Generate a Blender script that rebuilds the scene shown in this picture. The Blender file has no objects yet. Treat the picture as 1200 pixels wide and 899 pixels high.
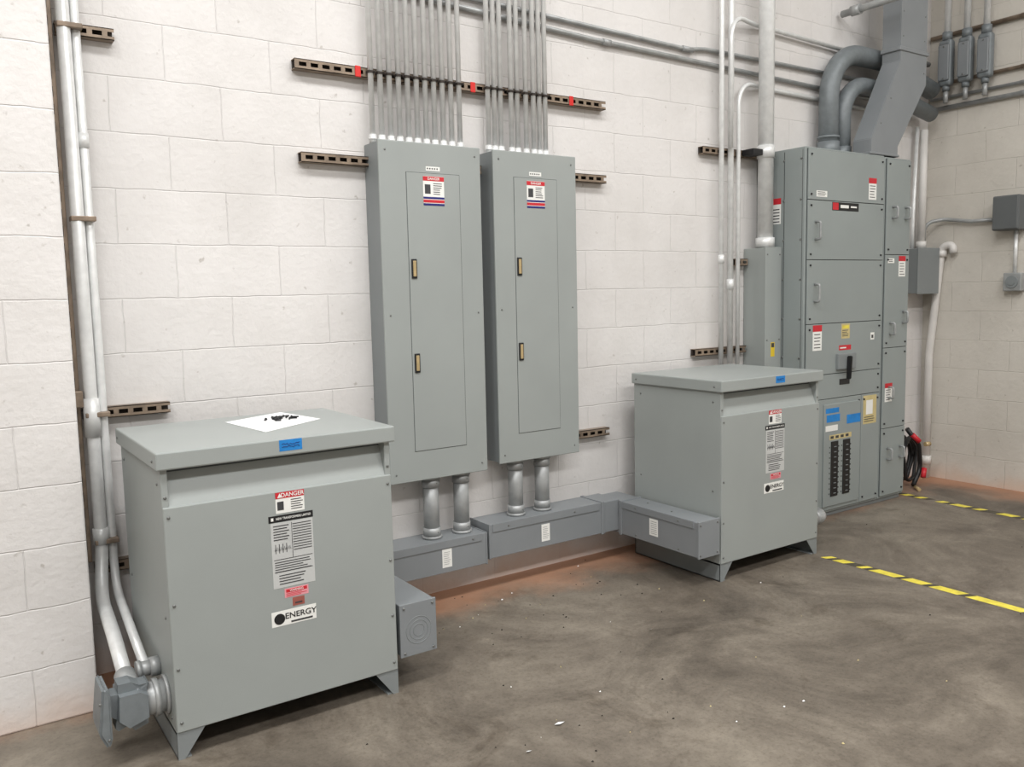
import bpy, bmesh, random
import numpy as np
from math import *
from mathutils import Vector, Matrix
random.seed(7)
SC=bpy.context.scene
try: SC.view_settings.view_transform='Standard'
except Exception: pass
COL=bpy.context.collection

# ------------------------------------------------------------------ materials
def s2l(c):
    return tuple(((v/255)/12.92 if v/255<=.04045 else ((v/255+.055)/1.055)**2.4) for v in c)
def nodes(name):
    m=bpy.data.materials.new(name); m.use_nodes=True
    t=m.node_tree; b=t.nodes['Principled BSDF']; return m,t,b
def mat(name,rgb,rough=.5,metal=0,var=.06,scale=6,bump=0,bscale=200,emit=0):
    m,t,b=nodes(name); c=s2l(rgb)
    tc=t.nodes.new('ShaderNodeTexCoord'); n=t.nodes.new('ShaderNodeTexNoise')
    n.inputs['Scale'].default_value=scale; n.inputs['Detail'].default_value=5
    t.links.new(tc.outputs['Object'],n.inputs['Vector'])
    r=t.nodes.new('ShaderNodeValToRGB'); r.color_ramp.elements[0].position=.3; r.color_ramp.elements[1].position=.7
    r.color_ramp.elements[0].color=(*[max(0,x*(1-var)) for x in c],1); r.color_ramp.elements[1].color=(*[min(1,x*(1+var)) for x in c],1)
    t.links.new(n.outputs['Fac'],r.inputs['Fac']); t.links.new(r.outputs['Color'],b.inputs['Base Color'])
    b.inputs['Roughness'].default_value=rough; b.inputs['Metallic'].default_value=metal
    if bump:
        n2=t.nodes.new('ShaderNodeTexNoise'); n2.inputs['Scale'].default_value=bscale
        t.links.new(tc.outputs['Object'],n2.inputs['Vector'])
        bp=t.nodes.new('ShaderNodeBump'); bp.inputs['Strength'].default_value=bump; bp.inputs['Distance'].default_value=.002
        t.links.new(n2.outputs['Fac'],bp.inputs['Height']); t.links.new(bp.outputs['Normal'],b.inputs['Normal'])
    return m
GREY=mat('grey_enamel',(151,156,154),.42,0,.035,3,.12,400)
GREYD=mat('grey_enamel_dark',(128,133,134),.45,0,.05,4,.1,400)
GREYW=mat('wireway_grey',(128,132,135),.4,.0,.05,5)
GREYS=mat('switchgear_grey',(141,148,147),.42,0,.04,3)
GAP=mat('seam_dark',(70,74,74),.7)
GALV=mat('galvanised_steel',(222,223,222),.30,.15,.08,25)
GALV2=mat('weathered_galvanised',(160,162,162),.40,.25,.16,18)
STRUT=mat('strut_zinc_bronze',(138,122,106),.42,.3,.32,18)
DARK=mat('black_plastic',(26,26,28),.45)
SLOT=mat('slot_shadow',(50,43,38),.8)
RED=mat('red_label',(196,36,48),.5)
REDC=mat('red_clip',(205,35,30),.4)
WHT=mat('white_label',(232,232,228),.5,0,.02)
PLATE=mat('silver_nameplate',(196,198,197),.4,.1,.05)
INK=mat('label_ink',(60,60,62),.6)
LINK_=mat('faint_label_ink',(150,152,152),.6)
BLK=mat('label_black',(22,22,24),.5)
BLUE=mat('blue_tape',(28,124,196),.55,0,.12,30)
NAVY=mat('navy_stripe',(30,34,110),.5)
YEL=mat('yellow_tape',(222,206,76),.5,0,.2,22)
TBLK=mat('tape_black',(74,69,57),.6,0,.25,30)
TAN=mat('brass_latch',(188,166,124),.35,.3,.1,30)
CARD=mat('aged_card',(196,180,130),.6,0,.1,20)
WPIPE=mat('white_painted_pipe',(215,212,208),.45,0,.05,10)
FIT=mat('cast_fitting_grey',(116,122,125),.45,.1,.1,30,.2,150)
DBOX=mat('dark_grey_box',(92,95,96),.5,0,.06)
PAPER=mat('paper',(235,236,236),.7,0,.02)
SCRW=mat('screw_zinc',(120,122,120),.3,.4,.1,30)

def wallmat(name,axis,tint=(221,218,216)):
    m,t,b=nodes(name); N=t.nodes; L=t.links
    tc=N.new('ShaderNodeTexCoord'); sp=N.new('ShaderNodeSeparateXYZ'); L.new(tc.outputs['Object'],sp.inputs[0])
    cb=N.new('ShaderNodeCombineXYZ'); L.new(sp.outputs['X' if axis=='x' else 'Y'],cb.inputs[0]); L.new(sp.outputs['Z'],cb.inputs[1])
    nw=N.new('ShaderNodeTexNoise'); nw.inputs['Scale'].default_value=9; L.new(cb.outputs[0],nw.inputs['Vector'])
    mx=N.new('ShaderNodeVectorMath'); mx.operation='MULTIPLY_ADD'; mx.inputs[1].default_value=(.012,.012,0)
    L.new(nw.outputs['Color'],mx.inputs[0]); L.new(cb.outputs[0],mx.inputs[2])
    br=N.new('ShaderNodeTexBrick'); br.offset=.5; br.inputs['Scale'].default_value=1
    br.inputs['Brick Width'].default_value=.406; br.inputs['Row Height'].default_value=.203; br.inputs['Mortar Size'].default_value=.0035; br.inputs['Mortar Smooth'].default_value=1
    L.new(mx.outputs[0],br.inputs['Vector'])
    c=s2l(tint)
    br.inputs['Color1'].default_value=(*c,1); br.inputs['Color2'].default_value=(*[x*.97 for x in c],1); br.inputs['Mortar'].default_value=(*[x*.92 for x in c],1)
    n=N.new('ShaderNodeTexNoise'); n.inputs['Scale'].default_value=1.7; n.inputs['Detail'].default_value=9; n.inputs['Roughness'].default_value=.65; L.new(tc.outputs['Object'],n.inputs['Vector'])
    r=N.new('ShaderNodeValToRGB'); r.color_ramp.elements[0].position=.3; r.color_ramp.elements[0].color=(.87,.865,.855,1); r.color_ramp.elements[1].position=.6; r.color_ramp.elements[1].color=(1,1,1,1)
    L.new(n.outputs['Fac'],r.inputs[0])
    mu=N.new('ShaderNodeMix'); mu.data_type='RGBA'; mu.blend_type='MULTIPLY'; mu.inputs[0].default_value=1
    L.new(br.outputs['Color'],mu.inputs[6]); L.new(r.outputs[0],mu.inputs[7])
    np_=N.new('ShaderNodeTexNoise'); np_.inputs['Scale'].default_value=26; np_.inputs['Detail'].default_value=4; L.new(tc.outputs['Object'],np_.inputs['Vector'])
    rp=N.new('ShaderNodeValToRGB'); rp.color_ramp.elements[0].position=.25; rp.color_ramp.elements[0].color=(.70,.68,.65,1); rp.color_ramp.elements[1].position=.33; rp.color_ramp.elements[1].color=(1,1,1,1); L.new(np_.outputs['Fac'],rp.inputs[0])
    mp=N.new('ShaderNodeMix'); mp.data_type='RGBA'; mp.blend_type='MULTIPLY'; mp.inputs[0].default_value=1; L.new(mu.outputs[2],mp.inputs[6]); L.new(rp.outputs[0],mp.inputs[7])
    n3=N.new('ShaderNodeTexNoise'); n3.inputs['Scale'].default_value=5; n3.inputs['Detail'].default_value=6; L.new(tc.outputs['Object'],n3.inputs['Vector'])
    ms=N.new('ShaderNodeMath'); ms.operation='MULTIPLY_ADD'; ms.inputs[1].default_value=-.22; L.new(n3.outputs['Fac'],ms.inputs[0]); L.new(sp.outputs['Z'],ms.inputs[2])
    mr=N.new('ShaderNodeMapRange'); mr.inputs['From Min'].default_value=-.13; mr.inputs['From Max'].default_value=.02; mr.inputs['To Min'].default_value=.42; mr.inputs['To Max'].default_value=0; mr.interpolation_type='SMOOTHSTEP'
    L.new(ms.outputs[0],mr.inputs['Value'])
    m2=N.new('ShaderNodeMix'); m2.data_type='RGBA'; L.new(mr.outputs[0],m2.inputs[0]); L.new(mp.outputs[2],m2.inputs[6]); m2.inputs[7].default_value=(*s2l((208,166,136)),1)
    L.new(m2.outputs[2],b.inputs['Base Color']); b.inputs['Roughness'].default_value=.62
    n4=N.new('ShaderNodeTexNoise'); n4.inputs['Scale'].default_value=38; n4.inputs['Detail'].default_value=8; L.new(tc.outputs['Object'],n4.inputs['Vector'])
    mm=N.new('ShaderNodeMath'); mm.operation='MULTIPLY_ADD'; mm.inputs[1].default_value=-.8; L.new(br.outputs['Fac'],mm.inputs[0]); L.new(n4.outputs['Fac'],mm.inputs[2])
    bp=N.new('ShaderNodeBump'); bp.inputs['Strength'].default_value=.5; bp.inputs['Distance'].default_value=.005; L.new(mm.outputs[0],bp.inputs['Height']); L.new(bp.outputs[0],b.inputs['Normal'])
    return m
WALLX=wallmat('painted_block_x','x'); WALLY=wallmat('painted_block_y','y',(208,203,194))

def floormat():
    m,t,b=nodes('concrete_floor'); N=t.nodes; L=t.links
    tc=N.new('ShaderNodeTexCoord')
    def noise(s,d=8,dist=0,rough=.6,vec=None):
        n=N.new('ShaderNodeTexNoise'); n.inputs['Scale'].default_value=s; n.inputs['Detail'].default_value=d; n.inputs['Distortion'].default_value=dist; n.inputs['Roughness'].default_value=rough
        L.new(vec or tc.outputs['Object'],n.inputs['Vector']); return n
    def mult(a,b_):
        x=N.new('ShaderNodeMix'); x.data_type='RGBA'; x.blend_type='MULTIPLY'; x.inputs[0].default_value=1; L.new(a,x.inputs[6]); L.new(b_,x.inputs[7]); return x.outputs[2]
    def ramp(src,p0,c0,p1,c1):
        r=N.new('ShaderNodeValToRGB'); r.color_ramp.elements[0].position=p0; r.color_ramp.elements[0].color=(*c0,1); r.color_ramp.elements[1].position=p1; r.color_ramp.elements[1].color=(*c1,1); L.new(src,r.inputs[0]); return r
    n1=noise(1.3,12,.7,.7); r=ramp(n1.outputs['Fac'],.34,s2l((82,75,67)),.68,s2l((138,130,118)))
    k=r.color_ramp.elements.new(.5); k.color=(*s2l((110,102,92)),1)
    n2=noise(8,12,.3,.75); r2=ramp(n2.outputs['Fac'],.3,(.76,.75,.73),.68,(1.10,1.10,1.09)); c=mult(r.outputs[0],r2.outputs[0])
    n5=noise(3.0,10,.8,.7); r5=ramp(n5.outputs['Fac'],.55,(1,1,1),.68,(.66,.63,.60)); c=mult(c,r5.outputs[0])
    n7=noise(70,6,0,.7); r7=ramp(n7.outputs['Fac'],.34,(.78,.77,.75),.5,(1,1,1)); c=mult(c,r7.outputs[0])
    n9=noise(24,5,.5,.6); r9=ramp(n9.outputs['Fac'],.68,(1,1,1),.74,(1.28,1.27,1.24)); c=mult(c,r9.outputs[0])
    mp=N.new('ShaderNodeMapping'); mp.inputs['Rotation'].default_value=(0,0,.5); mp.inputs['Scale'].default_value=(1.2,9,1); L.new(tc.outputs['Object'],mp.inputs[0])
    n8=noise(1.6,8,.6,.7,mp.outputs[0]); r8=ramp(n8.outputs['Fac'],.60,(1,1,1),.70,(1.14,1.135,1.12)); c=mult(c,r8.outputs[0])
    sp=N.new('ShaderNodeSeparateXYZ'); L.new(tc.outputs['Object'],sp.inputs[0])
    mx=N.new('ShaderNodeMath'); mx.operation='SUBTRACT'; L.new(sp.outputs['X'],mx.inputs[0]); mx.inputs[1].default_value=6.0
    mxx=N.new('ShaderNodeMath'); mxx.operation='MAXIMUM'; L.new(mx.outputs[0],mxx.inputs[0]); L.new(sp.outputs['Y'],mxx.inputs[1])
    n3=noise(3.5,8); ma=N.new('ShaderNodeMath'); ma.operation='MULTIPLY_ADD'; ma.inputs[1].default_value=.55; L.new(n3.outputs['Fac'],ma.inputs[0]); L.new(mxx.outputs[0],ma.inputs[2])
    mr=N.new('ShaderNodeMapRange'); mr.interpolation_type='SMOOTHSTEP'; mr.inputs['From Min'].default_value=-.15; mr.inputs['From Max'].default_value=.27; mr.inputs['To Min'].default_value=0; mr.inputs['To Max'].default_value=.75
    L.new(ma.outputs[0],mr.inputs['Value'])
    m2=N.new('ShaderNodeMix'); m2.data_type='RGBA'; L.new(mr.outputs[0],m2.inputs[0]); L.new(c,m2.inputs[6]); m2.inputs[7].default_value=(*s2l((180,130,100)),1)
    L.new(m2.outputs[2],b.inputs['Base Color'])
    r4=N.new('ShaderNodeMapRange'); r4.inputs['To Min'].default_value=.38; r4.inputs['To Max'].default_value=.65; L.new(n2.outputs['Fac'],r4.inputs['Value']); L.new(r4.outputs[0],b.inputs['Roughness'])
    bp=N.new('ShaderNodeBump'); bp.inputs['Strength'].default_value=.15; bp.inputs['Distance'].default_value=.004; n6=noise(60,6); L.new(n6.outputs['Fac'],bp.inputs['Height']); L.new(bp.outputs[0],b.inputs['Normal'])
    return m
FLOOR=floormat()

# ------------------------------------------------------------------ helpers
def empty(name):
    o=bpy.data.objects.new(name,None); COL.objects.link(o); o.empty_display_size=.1; return o
def link(name,bm,mats,parent=None,smooth=False):
    me=bpy.data.meshes.new(name); bm.normal_update(); bm.to_mesh(me); bm.free()
    if not isinstance(mats,(list,tuple)): mats=[mats]
    for m in mats: me.materials.append(m)
    if smooth:
        for p in me.polygons: p.use_smooth=True
    o=bpy.data.objects.new(name,me); COL.objects.link(o)
    if parent: o.parent=parent
    return o
def addbox(bm,lo,hi,mi=0):
    r=bmesh.ops.create_cube(bm,size=1)
    for v in r['verts']:
        v.co=Vector([lo[i]+(hi[i]-lo[i])*(v.co[i]+.5) for i in range(3)])
    fs=set(f for v in r['verts'] for f in v.link_faces)
    for f in fs: f.material_index=mi
    return r['verts']
def box(name,lo,hi,m,parent=None,bev=.003,seg=2):
    bm=bmesh.new(); addbox(bm,lo,hi)
    if bev: bmesh.ops.bevel(bm,geom=bm.edges[:],offset=bev,segments=seg,affect='EDGES',profile=.5)
    return link(name,bm,m,parent)
def boxes(name,L,m,parent=None,bev=0):
    bm=bmesh.new()
    for l in L: addbox(bm,l[0],l[1],l[2] if len(l)>2 else 0)
    if bev: bmesh.ops.bevel(bm,geom=bm.edges[:],offset=bev,segments=1,affect='EDGES')
    return link(name,bm,m,parent)
def prism(name,pts,axis,a,b,m,parent=None,bev=0,seg=2):
    bm=bmesh.new(); k=[i for i in range(3) if i!=axis]
    def mk(p,v):
        c=[0,0,0]; c[k[0]]=p[0]; c[k[1]]=p[1]; c[axis]=v; return bm.verts.new(c)
    A=[mk(p,a) for p in pts]; B=[mk(p,b) for p in pts]
    bm.faces.new(A); bm.faces.new(B[::-1]); n=len(pts)
    for i in range(n): bm.faces.new([A[i],B[i],B[(i+1)%n],A[(i+1)%n]])
    bmesh.ops.recalc_face_normals(bm,faces=bm.faces[:])
    if bev: bmesh.ops.bevel(bm,geom=bm.edges[:],offset=bev,segments=seg,affect='EDGES')
    return link(name,bm,m,parent)
def fillet(P,r,seg=10):
    P=[Vector(p) for p in P]; out=[P[0]]
    for i in range(1,len(P)-1):
        a=(P[i-1]-P[i]); b=(P[i+1]-P[i]); la,lb=a.length,b.length; a.normalize(); b.normalize()
        ang=a.angle(b)
        if ang>pi-.02: out.append(P[i]); continue
        d=min(r/tan(ang/2),la*.49,lb*.49); rr=d*tan(ang/2)
        c=P[i]+(a+b).normalized()*(rr/sin(ang/2)); s=P[i]+a*d-c; e=P[i]+b*d-c; th=pi-ang
        for j in range(seg+1):
            t=j/seg; out.append(c+s*(sin((1-t)*th)/sin(th))+e*(sin(t*th)/sin(th)))
    out.append(P[-1]); return out
def addtube(bm,P,r,n=14,mi=0,cap=True):
    P=[Vector(p) for p in P]; R=r if isinstance(r,(list,tuple)) else [r]*len(P)
    t0=(P[1]-P[0]).normalized(); u=t0.orthogonal().normalized(); rings=[]
    for i,p in enumerate(P):
        if i==0: t=t0
        elif i==len(P)-1: t=(P[i]-P[i-1]).normalized()
        else: t=((P[i]-P[i-1]).normalized()+(P[i+1]-P[i]).normalized()).normalized()
        u=(u-t*u.dot(t)).normalized(); w=t.cross(u)
        rings.append([bm.verts.new(p+(u*cos(2*pi*k/n)+w*sin(2*pi*k/n))*R[i]) for k in range(n)])
    for a,b in zip(rings,rings[1:]):
        for k in range(n):
            f=bm.faces.new([a[k],a[(k+1)%n],b[(k+1)%n],b[k]]); f.smooth=True; f.material_index=mi
    if cap:
        f=bm.faces.new(rings[0][::-1]); f.material_index=mi; f=bm.faces.new(rings[-1]); f.material_index=mi
def pipe(name,P,r,m,parent=None,fr=.1,n=14,collars=()):
    bm=bmesh.new(); Q=fillet(P,fr) if len(P)>2 else [Vector(p) for p in P]
    addtube(bm,Q,r,n)
    for a,b,rr in collars: addtube(bm,[a,b],rr,n)
    return link(name,bm,m,parent)
def quads(name,parent,plane,val,rects,mats):
    bm=bmesh.new(); ax={'x':0,'y':1,'z':2}[plane]; k=[i for i in range(3) if i!=ax]; sgn=1 if plane=='z' else -1
    for i,(a0,b0,a1,b1,mi) in enumerate(rects):
        lev=1 if i==0 else (2 if mi!=rects[0][4] else 1.5)
        lo=[0,0,0];hi=[0,0,0]; lo[k[0]],hi[k[0]]=min(a0,a1),max(a0,a1); lo[k[1]],hi[k[1]]=min(b0,b1),max(b0,b1)
        v1=val; v2=val+sgn*.0006*lev; lo[ax],hi[ax]=min(v1,v2),max(v1,v2); addbox(bm,lo,hi,mi)
    return link(name,bm,mats,parent)
def text(name,s,parent,x,y,z,size,m,align='CENTER',rot=(pi/2,0,0),sx=1):
    c=bpy.data.curves.new(name,'FONT'); c.body=s; c.size=size; c.align_x=align; c.align_y='CENTER'; c.offset=size*.014
    c.materials.append(m); o=bpy.data.objects.new(name,c); COL.objects.link(o); o.location=(x,y,z); o.rotation_euler=rot; o.scale=(sx,1,1); o.parent=parent; return o
def screws(name,pts,d,parent,m=SCRW,r=.0045,h=.0035):
    bm=bmesh.new(); d=Vector(d)
    for p in pts:
        p=Vector(p); addtube(bm,[p,p+d*h*.6,p+d*h],[r,r,r*.55],8)
    return link(name,bm,m,parent)

# ------------------------------------------------------------------ room shell
YB=-9.0; XL=-5.0; XR=6.0; ZC=5.0
box('floor',(XL-.2,YB-.2,-.15),(XR+.2,.2,0),FLOOR,bev=0)
box('wall_back',(XL,0,0),(XR,.2,ZC),WALLX,bev=0)
box('wall_right',(XR,YB,0),(XR+.2,.2,ZC),WALLY,bev=0)
box('wall_left',(XL-.2,YB,0),(XL,.2,ZC),WALLY,bev=0)
box('wall_front',(XL,YB-.2,0),(XR,YB,ZC),WALLX,bev=0)
box('wall_pilaster',(XL+.01,-.315,0),(.385,-.001,ZC),WALLX,bev=.006)
box('ceiling',(XL-.2,YB-.2,ZC),(XR+.2,.2,ZC+.15),mat('ceiling_paint',(205,204,200),.8),bev=0)

# ------------------------------------------------------------------ transformers
def small_lines(x0,x1,z0,z1,n,mi,ragged=True,h=.35):
    out=[]; st=(z1-z0)/n
    for i in range(n):
        zz=z0+st*(i+.5); e=x1-(random.random()*.3*(x1-x0) if ragged else 0); out.append((x0,zz-st*h/2,e,zz+st*h/2,mi))
    return out
PINK=mat('pink_label',(222,150,158),.5); BROWN=mat('brown_sticker',(150,84,74),.5)
def transformer(x0,x1,yf,yb,zt,dl):
    P=empty('dry_type_transformer'); zl=zt-.055; zs=zl-.115; zb=.088
    for i,(xa,xb) in enumerate(((x0,x0+.02),(x1-.02,x1))):
        box('side_panel_%d'%(i+1),(xa,yf+.003,zb-.01),(xb,yb,zl),GREY,P,.002)
    box('front_panel',(x0+.001,yf-.004,zb),(x1-.001,yf+.012,zs),GREY,P,.003)
    prism('sloped_vent_panel',[(yf+.004,zs-.004),(yf+.045,zl-.016),(yf+.055,zl-.016),(yf+.014,zs-.004)],0,x0+.02,x1-.02,GREY,P)
    box('core_enclosure',(x0+.02,yf+.055,zb+.02),(x1-.02,yb,zl-.008),GREYD,P,0)
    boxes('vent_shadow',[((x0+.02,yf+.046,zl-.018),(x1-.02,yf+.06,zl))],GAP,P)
    box('lid',(x0-.014,yf-.016,zl),(x1+.014,yb+.005,zt),GREY,P,.005)
    for i,(xe,s) in enumerate(((x0,1),(x1,-1))):
        box('foot_rail_%d'%(i+1),(min(xe,xe+s*.005),yf+.002,0),(max(xe,xe+s*.005),yb,zb),GREYD,P,0)
        for j,yy in enumerate((yf,yb-.006)):
            prism('foot_gusset_%d%d'%(i+1,j+1),[(xe,zb),(xe+s*.085,zb),(xe+s*.02,.0),(xe,.0)],1,yy,yy+.006,GREYD,P)
        box('foot_plate_%d'%(i+1),(min(xe,xe+s*.04),yf+.005,0),(max(xe,xe+s*.04),yb,.005),GREYD,P,0)
    z=[zb+.03,zb+.2,zb+.4,zs-.19,zs-.03]
    screws('front_screws',[(x,yf-.004,q) for q in z[::2]+[z[1]] for x in (x0+.015,x1-.015)]+[(x,yf+.003,zs+.03) for x in (x0+.01,x1-.01)],(0,-1,0),P,r=.005)
    screws('side_screws',[(x0,y,q) for y in (yf+.05,yb-.05) for q in (zb+.03,zb+.35,zl-.05)]+[(x0-.014,yf+.03,zt-.03),(x0-.014,yb-.03,zt-.03)],(-1,0,0),P,r=.005)
    y=yf-.004; X=x0+.32
    a=X+.02; b=X+.115
    quads('danger_label',P,'y',y,[(a,zs-.072,b,zs-.004,0),(a,zs-.024,b,zs-.004,1),(a+.005,zs-.062,a+.026,zs-.034,2)]+small_lines(a+.05,b-.004,zs-.066,zs-.028,5,2),[WHT,RED,INK])
    text('danger_word','DANGER',P,(a+b)/2+.008,y-.0022,zs-.014,.019,WHT)
    prism('alert_triangle',[(a+.006,zs-.021),(a+.022,zs-.021),(a+.014,zs-.007)],1,y-.002,y-.0012,WHT,P)
    zt2=zs-.078
    quads('maker_strip',P,'y',y,[(X-.006,zt2-.022,X+.142,zt2,0),(X+.002,zt2-.016,X+.010,zt2-.006,1)],[BLK,WHT])
    text('maker_words','NEW TRANSFORMERS LIMITED',P,X+.076,y-.002,zt2-.011,.0105,WHT,sx=.8)
    z1=zt2-.024; z0=z1-.215; A=X; B=X+.14
    R=[(A,z0,B,z1,0)]+small_lines(A+.008,A+.06,z1-.06,z1-.006,6,1)+small_lines(A+.072,B-.006,z1-.1,z1-.006,11,1,False,.3)
    R+=[(A+.068,z1-.12,A+.0695,z1-.004,1),(A+.006,z1-.122,B-.006,z1-.12,1)]
    for k in range(4): R+=[(A+.012+k*.012,z1-.1,A+.014+k*.012,z1-.07,1)]
    R+=small_lines(A+.008,B-.008,z0+.05,z1-.126,5,1)+small_lines(A+.02,B-.02,z0+.008,z0+.045,4,1)
    R+=[(A+.006,z0+.052,B-.006,z0+.0535,1)]
    quads('rating_nameplate',P,'y',y,R,[PLATE,INK])
    bm=bmesh.new()
    for k in range(3):
        pts=[(A+.01+k*.018+j*.0028,y-.0014,z1-.085+(.006 if j%2 else -.006)) for j in range(7)]
        addtube(bm,pts,.0006,5)
    link('winding_diagram',bm,INK,P)
    z3=z0-.006
    quads('warning_sticker',P,'y',y,[(A+.035,z3-.03,A+.115,z3,0),(A+.04,z3-.013,A+.11,z3-.003,1)]+small_lines(A+.04,A+.11,z3-.028,z3-.015,3,1),[PINK,RED])
    text('warning_word','WARNING',P,A+.075,y-.002,z3-.008,.0095,WHT)
    if dl: quads('rating_sticker',P,'y',y,[(A+.06,z3-.062,A+.1,z3-.034,0),(A+.068,z3-.055,A+.092,z3-.05,1)],[BROWN,INK])
    ze=z3-(.07 if dl else .045)
    quads('supplier_label',P,'y',y,[(A-.012,ze-.05,A+.138,ze,0),(A+.052,ze-.045,A+.125,ze-.039,1)],[WHT,INK])
    bm=bmesh.new(); addtube(bm,[(A+.014,y-.0005,ze-.026),(A+.014,y-.0014,ze-.026)],.018,24)
    link('plain_round_mark',bm,[BLK],P)
    text('supplier_word','ENERGY',P,A+.085,y-.0016,ze-.021,.0265,BLK,sx=1.08)
    return P
T1=transformer(.53,1.28,-.82,-.2,.96,True)
T2=transformer(3.05,3.79,-.725,-.125,.975,False)
def tape(P,xc,y,zc,w,h):
    quads('blue_tape_tag',P,'y',y,[(xc-w/2,zc-h/2,xc+w/2,zc+h/2,0)],[BLUE])
    bm=bmesh.new()
    for r_ in range(2):
        pts=[(xc-w*.38+j*w*.76/14,y-.0014,zc+(.2-.4*r_)*h*.6+random.uniform(-1,1)*h*.09) for j in range(15)]
        addtube(bm,pts,.0008,5)
    link('tape_writing',bm,NAVY,P)
tape(T1,.925,-.836,.938,.075,.036); tape(T2,3.46,-.741,.953,.07,.034)
S=empty('hardware_on_paper')
bm=bmesh.new(); zz=.9605
for (a,b,c,d) in [((.86,-.34),(1.11,-.215),(1.16,-.50),(.90,-.67))]:
    vs=[bm.verts.new((p[0],p[1],zz)) for p in (d,c,b,a)]; bm.faces.new(vs)
r=bmesh.ops.extrude_face_region(bm,geom=bm.faces[:]); [setattr(v.co,'z',zz+.0012) for v in r['geom'] if isinstance(v,bmesh.types.BMVert)]
bmesh.ops.recalc_face_normals(bm,faces=bm.faces[:]); link('paper_sheet',bm,PAPER,S)
bm=bmesh.new()
for k in range(16):
    x=random.gauss(1.03,.03); y=random.gauss(-.42,.03); a=random.random()*pi; l=random.uniform(.010,.018); z=zz+.006+random.random()*.003
    addtube(bm,[(x-l*cos(a),y-l*sin(a),z),(x+l*.5*cos(a),y+l*.5*sin(a),z),(x+l*.5*cos(a),y+l*.5*sin(a),z),(x+l*.8*cos(a),y+l*.8*sin(a),z+.001)],[.003,.003,.0055,.0055],6)
link('loose_bolts',bm,[DARK],S)

# ------------------------------------------------------------------ panelboards
def panel(x0,x1,z0,z1,dx0,dx1,dz0,dz1,lz,lx):
    P=empty('electrical_panelboard')
    box('backbox',(x0+.006,-.142,z0+.004),(x1-.006,-.001,z1-.004),GREYD,P,.002)
    box('trim_cover',(x0,-.150,z0),(x1,-.138,z1),GREY,P,.0035)
    boxes('door_gap',[((dx0-.002,-.1508,dz0-.002),(dx1+.002,-.149,dz1+.002))],GAP,P)
    box('door',(dx0,-.1525,dz0),(dx1,-.149,dz1),GREY,P,.001)
    for i,z in enumerate(lz):
        box('latch_frame_%d'%(i+1),(lx-.013,-.158,z-.042),(lx+.013,-.152,z+.042),DARK,P,.002)
        box('latch_paddle_%d'%(i+1),(lx-.007,-.161,z-.034),(lx+.008,-.157,z+.034),TAN,P,.002)
    screws('trim_screws',[(x,-.150,z) for x in (x0+.03,x1-.03) for z in (z0+.04,(z0+z1)/2,z1-.04)],(0,-1,0),P,r=.004)
    y=-.1525; c=(dx0+dx1)/2; a,b=c-.052,c+.052; t=dz1-.012
    quads('hazard_label',P,'y',y,[(a,t-.125,b,t,0),(a,t-.02,b,t-.001,1),(a+.008,t-.075,a+.036,t-.035,2),(a,t-.097,b,t-.088,3),(a,t-.113,b,t-.1,1),(a,t-.125,b,t-.116,3)]+small_lines(a+.05,b-.008,t-.08,t-.026,6,2),[WHT,RED,INK,NAVY])
    text('hazard_word','DANGER',P,c,y-.002,t-.011,.015,WHT)
    quads('circuit_tag',P,'y',-.150,[(c-.035,dz1+.012,c+.035,dz1+.03,0)]+[(c-.03+k*.012,dz1+.018,c-.024+k*.012,dz1+.024,1) for k in range(5)],[WHT,INK])
    return P
PA=panel(1.603,2.106,.585,2.058,1.73,1.992,.72,1.93,(1.52,1.11),1.752)
PB=panel(2.175,2.655,.603,2.058,2.288,2.535,.74,1.94,(1.53,1.13),2.308)

# ------------------------------------------------------------------ conduits above panels
def conduit_bank(xs,ztop_panel):
    P=empty('conduit_bank')
    bm=bmesh.new()
    for x in xs:
        j=random.uniform(-.002,.002)
        addtube(bm,[(x,-.058,ztop_panel),(x+j,-.058,4.95)],.0118,12)
        addtube(bm,[(x,-.058,ztop_panel),(x,-.058,ztop_panel+.035)],.0155,12)
        addtube(bm,[(x,-.058,ztop_panel+.012),(x,-.058,ztop_panel+.022)],.018,8)
    link('conduits',bm,GALV,P)
    bm=bmesh.new()
    for x in xs:
        addbox(bm,(x-.015,-.073,2.345),(x+.015,-.045,2.355)); addtube(bm,[(x+.01,-.073,2.35),(x+.01,-.085,2.35)],.004,6)
    link('conduit_straps',bm,SLOT,P)
    return P
conduit_bank(np.linspace(1.625,2.06,11),2.057)
conduit_bank([2.215,2.25,2.285,2.345,2.38,2.43,2.475,2.51,2.545],2.057)

def strut(x0,x1,z,depth=.041,y=0,clips=(),name='strut_channel'):
    P=empty(name); h=.0205; yf=y-depth
    L=[((x0,yf,z+.008),(x1,yf+.003,z+h)),((x0,yf,z-h),(x1,yf+.003,z-.008)),((x0,yf,z-h),(x1,y-.001,z-h+.003)),((x0,yf,z+h-.003),(x1,y-.001,z+h))]
    st=.05; x=x0
    while x<x1-.001:
        L.append(((x,yf,z-.0081),(min(x+.018,x1),yf+.003,z+.0081))); x+=st
    boxes('channel',L,STRUT,P)
    boxes('slot_depth',[((x0+.002,y-.012,z-.017),(x1-.002,y-.001,z+.017))],SLOT,P)
    if clips: 
        boxes('red_clips',[((c-.013,yf-.005,z-.023),(c+.013,yf,z+.023)) for c in clips],REDC,P,.002)
    return P
strut(1.30,2.945,2.35,clips=(1.575,2.145,2.72))
strut(1.31,2.945,1.98)
strut(2.35,2.95,.665)
strut(.44,.74,1.0)
strut(.44,.63,2.36)
strut(.44,.62,.42)
strut(3.66,4.20,2.185)
strut(3.60,4.03,1.045)
strut(3.93,4.04,1.56)

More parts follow.
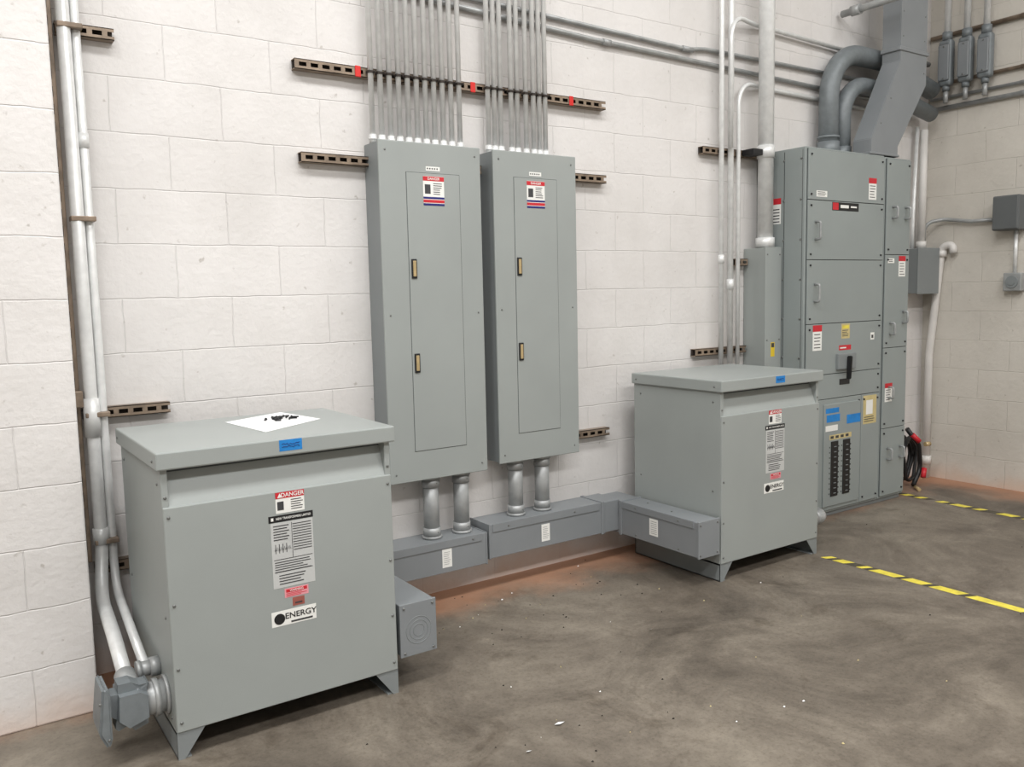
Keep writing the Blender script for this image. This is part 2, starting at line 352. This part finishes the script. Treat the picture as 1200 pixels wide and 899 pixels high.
# ------------------------------------------------------------------ nipples + wireways
def nipple(x,zt,zb):
    P=empty('conduit_nipple'); bm=bmesh.new(); y=-.085
    addtube(bm,[(x,y,zb),(x,y,zt)],.036,24)
    for a,b,r in ((zb,zb+.012,.046),(zb+.012,zb+.05,.0405),(zt-.012,zt,.046),(zt-.05,zt-.012,.0405)): addtube(bm,[(x,y,a),(x,y,b)],r,24)
    link('nipple_tube',bm,GALV2,P)
    screws('set_screws',[(x+.01,y-.036,zb+.03),(x+.01,y-.036,zt-.03)],(0,-1,0),P)
nipple(1.835,.585,.297); nipple(1.995,.585,.297); nipple(2.305,.603,.328); nipple(2.465,.603,.328)

def tag(P,x,z,y,w=.05,h=.085):
    quads('spec_label',P,'y',y,[(x-w/2,z-h/2,x+w/2,z+h/2,0)]+small_lines(x-w/2+.008,x+w/2-.006,z-h/2+.01,z+h/2-.01,7,1,True,.22),[WHT,LINK_])
W1=empty('wireway')
box('trough_along_wall',(1.29,-.17,.147),(2.075,-.001,.296),GREYW,W1,.003)
box('trough_cover_lip',(1.44,-.174,.262),(2.05,-.168,.2985),GREYW,W1,.0015)
box('end_cap',(2.072,-.173,.144),(2.079,-.001,.299),GREYW,W1,.0015)
box('trough_to_transformer',(1.297,-.815,.125),(1.437,-.168,.312),GREYW,W1,.003)
box('front_end_cap',(1.294,-.822,.121),(1.440,-.812,.315),GREYW,W1,.002)
bm=bmesh.new(); c=(1.367,-.822,.212)
for r in (.05,.036,.022):
    Q=[(c[0]+r*cos(a),c[1]-.0002,c[2]+r*sin(a)) for a in np.linspace(0,2*pi,33)]; addtube(bm,Q,.0011,6,cap=False)
link('knockout_rings',bm,GREYD,W1)
tag(W1,1.862,.215,-.17); screws('screws',[(1.55,-.174,.28),(2.0,-.174,.28),(1.31,-.822,.30),(1.425,-.822,.30),(1.31,-.822,.135),(1.425,-.822,.135)],(0,-1,0),W1,r=.005)
W2=empty('wireway')
box('trough_along_wall',(2.095,-.17,.165),(2.9,-.001,.327),GREYW,W2,.003)
box('end_cap',(2.090,-.173,.162),(2.097,-.001,.330),GREYW,W2,.0015)
box('trough_cover_lip',(2.11,-.174,.29),(2.76,-.168,.3295),GREYW,W2,.0015)
box('joint_collar',(2.775,-.175,.16),(2.795,-.001,.332),GREYW,W2,.002)
box('trough_to_transformer',(2.895,-.725,.147),(3.033,-.001,.318),GREYW,W2,.003)
box('cover_lip_side',(2.891,-.70,.285),(2.897,-.19,.3205),GREYW,W2,.0015)
box('joint_collar_side',(2.89,-.195,.142),(3.036,-.175,.323),GREYW,W2,.002)
box('front_end_cap',(2.892,-.733,.143),(3.036,-.723,.322),GREYW,W2,.002)
tag(W2,2.42,.235,-.17)
quads('side_spec_label',W2,'x',2.895,[(-.46,.19,-.40,.275,0)]+[(-.452,.2+k*.01,-.41,.2025+k*.01,1) for k in range(7)],[WHT,LINK_])
screws('screws',[(2.2,-.174,.31),(2.6,-.174,.31),(2.905,-.733,.305),(3.02,-.733,.305),(2.905,-.733,.16),(3.02,-.733,.16)],(0,-1,0),W2,r=.005)
screws('side_screws',[(2.891,-.6,.305),(2.891,-.3,.305),(2.895,-.6,.165),(2.895,-.3,.165)],(-1,0,0),W2,r=.005)
screws('top_screws',[(2.95,-.5,.318),(2.98,-.3,.318)],(0,0,1),W2,r=.006)

# ------------------------------------------------------------------ left corner conduits and T1 fittings
C1=empty('corner_conduit_run')
box('vertical_strut',(.392,-.045,.45),(.432,-.001,4.95),STRUT,C1,.002)
boxes('vertical_strut_slots',[((.405,-.0465,.5+k*.06),(.419,-.0448,.535+k*.06)) for k in range(72)],SLOT,C1)
pipe('large_conduit',[(.463,-.07,4.95),(.463,-.07,.50),(.440,-.14,.34),(.428,-.45,.30),(.424,-.665,.225)],.0225,GALV,C1,.22,16,collars=[((.463,-.07,1.06),(.463,-.07,.92),.028),((.463,-.07,.58),(.463,-.07,.52),.028)])
pipe('small_conduit',[(.502,-.055,4.95),(.502,-.055,.45),(.500,-.1,.34),(.490,-.605,.235)],.0155,GALV,C1,.16,14,collars=[((.502,-.055,2.0),(.502,-.055,1.95),.019)])
for i,z in enumerate((.53,1.0,1.7,2.36,3.0)): box('pipe_strap_%d'%(i+1),(.44,-.094,z-.009),(.521,-.04,z+.009),STRUT,C1,.003)
box('strut_clamp',(.392,-.085,1.03),(.437,-.046,1.09),STRUT,C1,.004)
# pulling elbow feeding the transformer: round body, flared rectangular cover end
L1=empty('conduit_elbow_fitting')
prism('elbow_body',[(.352,.140),(.358,.255),(.45,.255),(.492,.228),(.492,.122),(.40,.092)],1,-.775,-.66,FIT,L1,.028,4)
prism('opening_rim',[(.322,.130),(.338,.268),(.352,.268),(.360,.25),(.358,.10),(.345,.078)],1,-.785,-.65,FIT,L1,.007,3)
bm=bmesh.new(); addtube(bm,[(.455,-.715,.175),(.5295,-.715,.175)],.05,24); addtube(bm,[(.487,-.715,.175),(.503,-.715,.175)],.058,16); addtube(bm,[(.519,-.715,.175),(.5295,-.715,.175)],.062,16)
addtube(bm,[(.425,-.63,.235),(.424,-.69,.215)],.032,18)
link('hub_and_locknut',bm,GALV2,L1)
screws('cover_screws',[(.33,-.785,.225),(.348,-.785,.11)],(0,-1,0),L1)
L2=empty('conduit_connector')
bm=bmesh.new(); addtube(bm,[(.465,-.62,.235),(.515,-.62,.235)],[.024,.024],16); addtube(bm,[(.50,-.62,.235),(.5295,-.62,.235)],.032,10); addtube(bm,[(.460,-.62,.235),(.474,-.62,.235)],.029,12)
link('connector_body',bm,GALV2,L2)

# ------------------------------------------------------------------ horizontal / vertical conduits
def run(name,P,r,m=GALV,fr=.15,collars=()): 
    E=empty(name); pipe('tube',P,r,m,E,fr,14,collars); return E
G=GALV
run('wall_conduit',[(1.70,-.018,2.72),(2.9,-.018,2.675),(5.55,-.018,2.635)],.0115,GALV2,collars=[((2.95,-.018,2.674),(3.0,-.018,2.673),.016)])
run('wall_conduit',[(1.95,-.018,2.76),(3.55,-.018,2.72),(3.7,-.018,2.74),(5.55,-.018,2.75)],.0105,GALV2,collars=[((3.52,-.018,2.721),(3.6,-.018,2.72),.015)])
run('riser_conduit',[(3.79,-.058,.7),(3.79,-.058,4.95)],.0145,G,collars=[((3.79,-.058,1.55),(3.79,-.058,1.6),.018)])
run('riser_conduit',[(3.865,-.060,.7),(3.865,-.060,4.95)],.017,G,collars=[((3.865,-.06,1.4),(3.865,-.06,1.46),.021)])
run('riser_conduit',[(3.935,-.056,.7),(3.935,-.056,2.585),(4.2,-.018,2.585),(5.4,-.018,2.565)],.0125,G,.14)
run('riser_conduit',[(3.83,-.092,2.2),(3.83,-.092,2.93),(4.1,-.03,2.93),(5.1,-.03,2.90)],.0125,G,.16)
run('large_riser_conduit',[(4.115,-.105,1.644),(4.115,-.105,4.95)],.045,G,collars=[((4.115,-.105,1.645),(4.115,-.105,1.70),.055),((4.115,-.105,2.16),(4.115,-.105,2.23),.051)])
box('conduit_clamp',(3.98,-.13,2.17),(4.06,-.042,2.205),DARK,bev=.003)
run('branch_conduit',[(4.93,-.03,3.12),(4.93,-.45,3.12)],.022,GALV2,collars=[((4.93,-.1,3.12),(4.93,-.16,3.12),.032)])

B1=empty('gutter_box')
box('box_body',(4.05,-.16,.55),(4.19,-.001,1.64),GREY,B1,.003)
box('box_cover',(4.047,-.165,.56),(4.192,-.158,1.643),GREY,B1,.002)
quads('caution_sticker',B1,'y',-.165,[(4.10,1.0,4.135,1.085,0),(4.105,1.055,4.13,1.08,1)],[mat('caution_yellow',(220,190,50),.5),INK])
screws('screws',[(4.065,-.165,z) for z in (.6,1.1,1.6)]+[(4.175,-.165,z) for z in (.6,1.1,1.6)],(0,-1,0),B1,r=.005)

# ------------------------------------------------------------------ switchgear
SG=empty('switchgear_cabinet'); yF=-.32
box('main_enclosure',(4.20,yF+.004,0.03),(4.975,-.002,2.205),GREYS,SG,.004)
box('rear_flange',(4.165,-.055,1.66),(4.199,-.002,2.20),GREYS,SG,.003)
box('side_enclosure',(4.982,yF+.004,0.03),(5.265,-.002,2.20),GREYS,SG,.004)
box('base_channel',(4.21,yF+.02,0),(5.255,-.01,.04),GREYD,SG,.002)
boxes('seam_backing',[((4.215,yF,.045),(4.965,yF+.006,2.195)),((4.992,yF,.045),(5.257,yF+.006,2.19))],GAP,SG)
doors=[(4.217,4.963,1.908,2.193),(4.217,4.963,1.564,1.904),(4.217,4.963,1.189,1.560),(4.217,4.963,.884,1.185),(4.217,4.963,.734,.880),(4.217,4.766,.047,.730),(4.770,4.963,.047,.730),
       (4.994,5.255,1.60,2.188),(4.994,5.255,1.01,1.596),(4.994,5.255,.49,1.006),(4.994,5.255,.047,.486)]
for i,(a,b,c,d) in enumerate(doors): box('door_%d'%(i+1),(a,yF-.007,c),(b,yF+.002,d),GREYS,SG,.0018)
yf=yF-.007
kn=[]
for a,b,c,d in doors:
    for x in (a+.025,b-.025):
        for z in (c+.03,d-.03): kn.append((x,yf,z))
screws('door_knobs',kn,(0,-1,0),SG,DARK,.006,.008)
screws('side_bolts',[(4.20,y,z) for y in (-.29,-.17) for z in np.arange(.3,2.2,.23)],(-1,0,0),SG,SCRW,.007,.004)
boxes('side_seam',[((4.1985,-.175,.05),(4.2005,-.171,2.19)),((4.1985,-.30,.05),(4.2005,-.298,2.19))],GAP,SG)
def handle(n,x,z,h=.07):
    pipe(n,[(x,yf,z-h/2),(x,yf-.035,z-h/2),(x,yf-.035,z+h/2),(x,yf,z+h/2)],.007,GALV2,SG,.012,8)
for i,(x,z) in enumerate(((4.285,1.73),(4.285,1.37),(5.06,1.86),(5.06,1.13),(5.20,1.2),(5.06,.72),(5.06,.32),(5.2,1.86),(5.2,.32))): handle('handle_%d'%(i+1),x,z,.1 if i<2 else .07)
def dlabel(n,x,z,w,h): quads(n,SG,'y',yf,[(x,z,x+w,z+h,0),(x,z+h*.75,x+w,z+h,1)]+small_lines(x+w*.15,x+w*.9,z+h*.05,z+h*.7,5,2,True,.25),[WHT,RED,INK])
dlabel('danger_label_1',4.80,1.93,.08,.13); dlabel('danger_label_2',4.275,1.03,.085,.15); dlabel('danger_label_3',5.14,1.46,.075,.13); dlabel('danger_label_4',5.02,.66,.08,.12)
quads('side_danger_label',SG,'x',4.20,[(-.15,1.78,-.065,1.93,0),(-.15,1.895,-.065,1.93,1)]+[(-.14,1.79+k*.018,-.08,1.796+k*.018,2) for k in range(5)],[WHT,RED,INK])
quads('spec_label_1',SG,'y',yf,[(4.29,1.925,4.39,1.96,0)]+small_lines(4.3,4.38,1.93,1.957,3,1),[WHT,INK])
quads('makers_plate',SG,'y',yf,[(4.44,1.852,4.70,1.90,0),(4.445,1.856,4.50,1.897,1),(4.52,1.868,4.6,1.886,2),(4.62,1.872,4.68,1.882,2)],[BLK,RED,WHT])
quads('spec_label_2',SG,'y',yf,[(4.55,1.09,4.635,1.18,0),(4.56,1.15,4.625,1.17,1)]+small_lines(4.56,4.62,1.1,1.145,4,2),[CARD,YEL,INK])
quads('red_tag',SG,'y',yf,[(4.53,1.02,4.65,1.05,0),(4.54,1.03,4.6,1.038,1)],[RED,WHT])
quads('spec_label_3',SG,'y',yf,[(4.85,1.07,4.89,1.115,0),(4.86,1.08,4.88,1.1,1)],[WHT,INK])
quads('section_label',SG,'y',yf,[(5.02,1.545,5.09,1.575,0)]+small_lines(5.03,5.08,1.55,1.572,2,1),[WHT,INK])
box('breaker_frame',(4.50,yf-.02,.905),(4.68,yf+.002,1.0),GREYD,SG,.004)
prism('breaker_handle',[(4.575,.845),(4.590,.845),(4.602,.985),(4.582,.985)],1,yf-.05,yf-.02,DARK,SG,.004)
boxes('breaker_slot_plate',[((4.54,yf-.002,.81),(4.64,yf,.845))],DARK,SG)
box('breaker_trim',(4.385,yf-.008,.07),(4.745,yf+.002,.70),GREYS,SG,.003)
boxes('breaker_columns',[((4.455,yf-.012,.13),(4.525,yf-.006,.47)),((4.575,yf-.012,.13),(4.645,yf-.006,.47))],BLK,SG,.001)
boxes('breaker_toggles',[((x,yf-.016,.147+k*.032),(x+.022,yf-.011,.151+k*.032)) for x in (4.48,4.60) for k in range(10)],GREYD,SG)
boxes('circuit_numbers',[((x,yf-.0092,.143+k*.032),(x+.007,yf-.0075,.152+k*.032)) for x in (4.440,4.53,4.56,4.65) for k in range(10)],INK,SG)
quads('directory_header',SG,'y',yf-.008,[(4.44,.48,4.66,.51,0)]+[(4.45+k*.05,.487,4.48+k*.05,.503,1) for k in range(4)],[CARD,INK])
quads('blue_tape_1',SG,'y',yf-.008,[(4.40,.645,4.53,.675,0),(4.41,.59,4.54,.635,0)],[BLUE]); quads('blue_tape_2',SG,'y',yf-.008,[(4.61,.565,4.75,.62,0)],[BLUE])
quads('paper_note',SG,'y',yf-.008,[(4.40,.535,4.52,.57,0)],[WHT])
quads('directory_card',SG,'y',yf,[(4.79,.54,4.93,.72,0),(4.82,.60,4.89,.69,1)]+small_lines(4.80,4.92,.55,.59,3,2),[CARD,WHT,INK])

D=empty('sheet_metal_duct')
prism('duct_body',[(5.12,4.95),(5.12,2.80),(4.83,2.30),(4.83,2.207),(5.12,2.207),(5.12,2.27),(5.42,2.68),(5.42,4.95)],1,-.315,-.19,GREYW,D,.004)
boxes('duct_flanges',[((5.108,-.322,2.86),(5.432,-.185,2.885)),((4.82,-.32,2.207),(5.13,-.185,2.222))],GREYW,D,.003)
screws('duct_screws',[(5.15,-.315,z) for z in (2.95,3.1,3.25)]+[(5.39,-.315,z) for z in (2.75,2.95,3.1,3.25)]+[(4.93,-.315,2.4),(5.03,-.315,2.56)],(0,-1,0),D)
E1=empty('large_conduit_elbow'); pipe('elbow',[(4.71,-.10,2.207),(4.71,-.10,2.86),(5.3,-.10,2.86),(5.86,-.10,2.74)],.060,FIT,E1,.3,20,collars=[((4.71,-.1,2.207),(4.71,-.1,2.30),.068),((4.71,-.1,2.32),(4.71,-.1,2.335),.067)])
E2=empty('large_conduit_elbow'); pipe('elbow',[(4.85,-.10,2.207),(4.85,-.10,2.68),(5.3,-.10,2.68),(5.86,-.10,2.58)],.052,FIT,E2,.25,20,collars=[((4.85,-.10,2.207),(4.85,-.10,2.28),.058)])

# ------------------------------------------------------------------ right corner
X=5.999
B2=empty('junction_box'); box('box_body',(5.66,-.15,1.345),(5.92,-.001,1.655),GREYD,B2,.004); box('box_cover',(5.655,-.156,1.34),(5.925,-.149,1.66),GREYD,B2,.003)
run('vertical_conduit',[(5.85,-.06,1.656),(5.85,-.06,2.48)],.026,WPIPE,.08,collars=[((5.85,-.06,1.66),(5.85,-.06,1.71),.034)])
run('vertical_conduit',[(5.77,-.04,1.656),(5.77,-.04,1.80),(5.80,-.04,2.5)],.013,GALV,.08)
run('white_drain_pipe',[(5.96,-.08,.001),(5.96,-.08,.9),(5.96,-.15,1.67),(5.96,-.23,1.68),(5.96,-.235,1.62)],.026,WPIPE,.05,collars=[((5.96,-.08,.16),(5.96,-.08,.1),.034),((5.96,-.15,1.60),(5.96,-.15,1.64),.034)])
DB=empty('disconnect_switch'); box('box',(X-.12,-.70,1.75),(X,-.53,1.975),DBOX,DB,.008); box('cover',(X-.13,-.695,1.755),(X-.118,-.535,1.97),DBOX,DB,.006)
RB=empty('outlet_box'); box('box',(X-.06,-.70,1.35),(X,-.585,1.47),GALV2,RB,.006)
bm=bmesh.new(); addtube(bm,[(X-.06,-.643,1.41),(X-.068,-.643,1.41)],.04,20); addtube(bm,[(X-.068,-.643,1.41),(X-.072,-.643,1.41)],.022,16); link('outlet_face',bm,GREYD,RB)
run('outlet_conduit',[(X-.03,-.645,1.471),(X-.03,-.645,1.749)],.012,GALV)
run('flex_conduit',[(5.90,-.05,1.662),(5.90,-.05,1.84),(5.965,-.16,1.86),(5.965,-.35,1.83),(5.965,-.529,1.83)],.013,GALV2,.09)
for k,y in enumerate((-.17,-.305,-.435)):
    Z=empty('conduit_body_fitting'); x=5.915; zt=3.07-.01*k; zb=2.76
    box('body',(x-.035,y-.046,zb),(x+.03,y+.046,zt),FIT,Z,.022,3)
    box('cover_plate',(x-.043,y-.038,zb+.035),(x-.034,y+.038,zt-.035),GREYW,Z,.008)
    screws('cover_screws',[(x-.043,y,zb+.05),(x-.043,y,zt-.05)],(-1,0,0),Z,r=.006)
    bm=bmesh.new(); addtube(bm,[(x,y,zt-.005),(x,y,zt+.05)],.032,16); addtube(bm,[(x,y,zb-.03),(x,y,zb+.005)],.024,16); link('hubs',bm,FIT,Z)
    pipe('riser',[(x,y,zt+.04),(x,y,4.95)],.021,GALV,Z); pipe('tail',[(x,y,zb-.03),(x,y,2.65)],.016,GALV2,Z)
for k,(z,x,y0,y1,r,m) in enumerate(((2.63,5.98,-.03,-2.2,.016,GALV2),(2.70,5.98,-.03,-2.4,.011,GALV2),(3.12,5.981,-.02,-2.5,.015,STRUT),(2.80,5.981,-.03,-1.6,.013,STRUT))):
    run('side_wall_conduit',[(x,y0,z),(x,y1,z+.0)],r,m,collars=[((x,y0-.6,z),(x,y0-.68,z),r*1.15)])
run('bent_conduit',[(5.60,-.03,3.2),(5.60,-.03,2.97),(5.90,-.05,2.93)],.018,GALV2,.12)

H=empty('coiled_hose'); bm=bmesh.new()
pts=[]
for i in range(120):
    a=i/120*2*pi*3.3; pts.append((5.62+.11*cos(a)+.01*sin(i*.7),-.13-.03*sin(a*.33)+.02*cos(a),.19+.15*sin(a)))
addtube(bm,pts,.013,8); addtube(bm,fillet([(5.50,-.2,.42),(5.60,-.23,.30),(5.68,-.2,.12),(5.56,-.22,.02)],.08),.016,8)
link('hose_loops',bm,DARK,H)
bm=bmesh.new(); addtube(bm,[(5.53,-.22,.38),(5.57,-.25,.33)],.018,10); addtube(bm,[(5.66,-.24,.13),(5.63,-.25,.07)],.017,10); link('hose_couplings',bm,RED,H)
bm=bmesh.new(); addtube(bm,[(5.66,-.24,.30),(5.70,-.25,.30)],.016,10); addtube(bm,[(5.55,-.24,.014),(5.50,-.30,.012)],.012,8); link('hose_fittings',bm,TAN,H)

O=empty('conduit_elbow_fitting'); bm=bmesh.new(); addtube(bm,[(3.791,-.655,.165),(3.85,-.655,.165)],.045,16); addtube(bm,fillet([(3.845,-.655,.165),(3.935,-.655,.165),(3.945,-.53,.165)],.05),.037,16); link('elbow',bm,GALV2,O)

# ------------------------------------------------------------------ floor tapes
def ftape(x,y0,y1,w,segs,dx=0):
    P=empty('hazard_floor_tape'); bm=bmesh.new(); n=len(segs); L=(y1-y0)/n
    for i,s in enumerate(segs):
        if s==' ': continue
        a=y0+L*i; b=y0+L*(i+1); sk=w*.5
        xa=x+dx*i/n; c=[(xa-w/2,a),(xa+w/2,a-sk),(xa+w/2,b-sk),(xa-w/2,b)]
        vs=[bm.verts.new((p[0],p[1],.0012)) for p in c]; f=bm.faces.new(vs); f.material_index=0 if s=='y' else 1
    bm.normal_update()
    for f in bm.faces:
        if f.normal.z<0: f.normal_flip()
    link('tape_strip',bm,[YEL,TBLK],P)
ftape(3.775,-.78,-1.80,.055,'ybyybbybyyyybyyybyyyybyyyyyyyb',.01)
ftape(5.345,-.22,-1.10,.055,'bybyb ybyybybbyyby',-.03)
bm=bmesh.new()
for k in range(120):
    x=random.uniform(.9,5.3); y=-random.uniform(.2,2.7)
    if k<50: x=random.uniform(1.5,3.0); y=-random.uniform(.05,.75)
    elif k<75: x=random.uniform(1.0,2.2); y=-random.uniform(.9,2.2)
    if (.5<x<1.5 and y>-.86) or (2.85<x<3.95 and y>-.76) or x>4.1 and y>-.4: continue
    s=random.uniform(.002,.006); a=random.random()*pi; mi=random.choice([1,2,1,1,0])
    vs=[bm.verts.new((x+s*random.uniform(.5,1.4)*cos(a+q),y+s*random.uniform(.5,1.2)*sin(a+q),.001)) for q in (0,1.6,3.1,4.7)]; top=bm.verts.new((x,y,.003+s*.4))
    for q in range(4):
        f=bm.faces.new([vs[q],vs[(q+1)%4],top]); f.material_index=mi
for (x,y,s) in ((1.60,-1.34,.022),(1.42,-1.42,.012),(2.38,-.95,.010)):
    vs=[bm.verts.new((x+s*cos(q),y+s*.5*sin(q),.002+.004*(q>3))) for q in (0,1.4,3.3,4.5)]; f=bm.faces.new(vs); f.material_index=0
link('floor_debris',bm,[PAPER,SLOT,CARD])

# ------------------------------------------------------------------ lights
def lamp(x,y,pw,sx=2.4,sy=.7):
    E=empty('ceiling_light'); box('housing',(x-sx/2-.05,y-sy/2-.05,ZC-.12),(x+sx/2+.05,y+sy/2+.05,ZC-.001),WHT,E,.005)
    l=bpy.data.lights.new('lamp_panel','AREA'); l.shape='RECTANGLE'; l.size=sx; l.size_y=sy; l.energy=pw; l.color=(1,.997,.99)
    o=bpy.data.objects.new('lamp_panel',l); COL.objects.link(o); o.location=(x,y,ZC-.13); o.parent=E
for x,y,p in ((-1.5,-2.3,142),(1.6,-2.3,100),(4.5,-2.6,54),(-1.5,-5.5,140),(1.6,-5.5,130),(4.5,-5.5,80)): lamp(x,y,p)
w=bpy.data.worlds.new('World'); SC.world=w; w.use_nodes=True; w.node_tree.nodes['Background'].inputs[0].default_value=(.9,.95,1,1); w.node_tree.nodes['Background'].inputs[1].default_value=.5

# ------------------------------------------------------------------ camera
def R(y,p,r):
    fwd=np.array([sin(y)*cos(p),cos(y)*cos(p),sin(p)]); right=np.array([cos(y),-sin(y),0]); up=np.cross(right,fwd)
    return np.array([cos(r)*right+sin(r)*up,-sin(r)*right+cos(r)*up,-fwd])
M=R(0.597942813,-0.104195215,-0.022042292).T
cam=bpy.data.cameras.new('camera'); cam.sensor_width=36; cam.lens=997.72/1200*36; cam.clip_start=.05
co=bpy.data.objects.new('camera',cam); COL.objects.link(co)
mw=Matrix([list(M[i])+[0] for i in range(3)]+[[0,0,0,1]]); mw.translation=Vector((0,-3.458,1.4)); co.matrix_world=mw
SC.camera=co
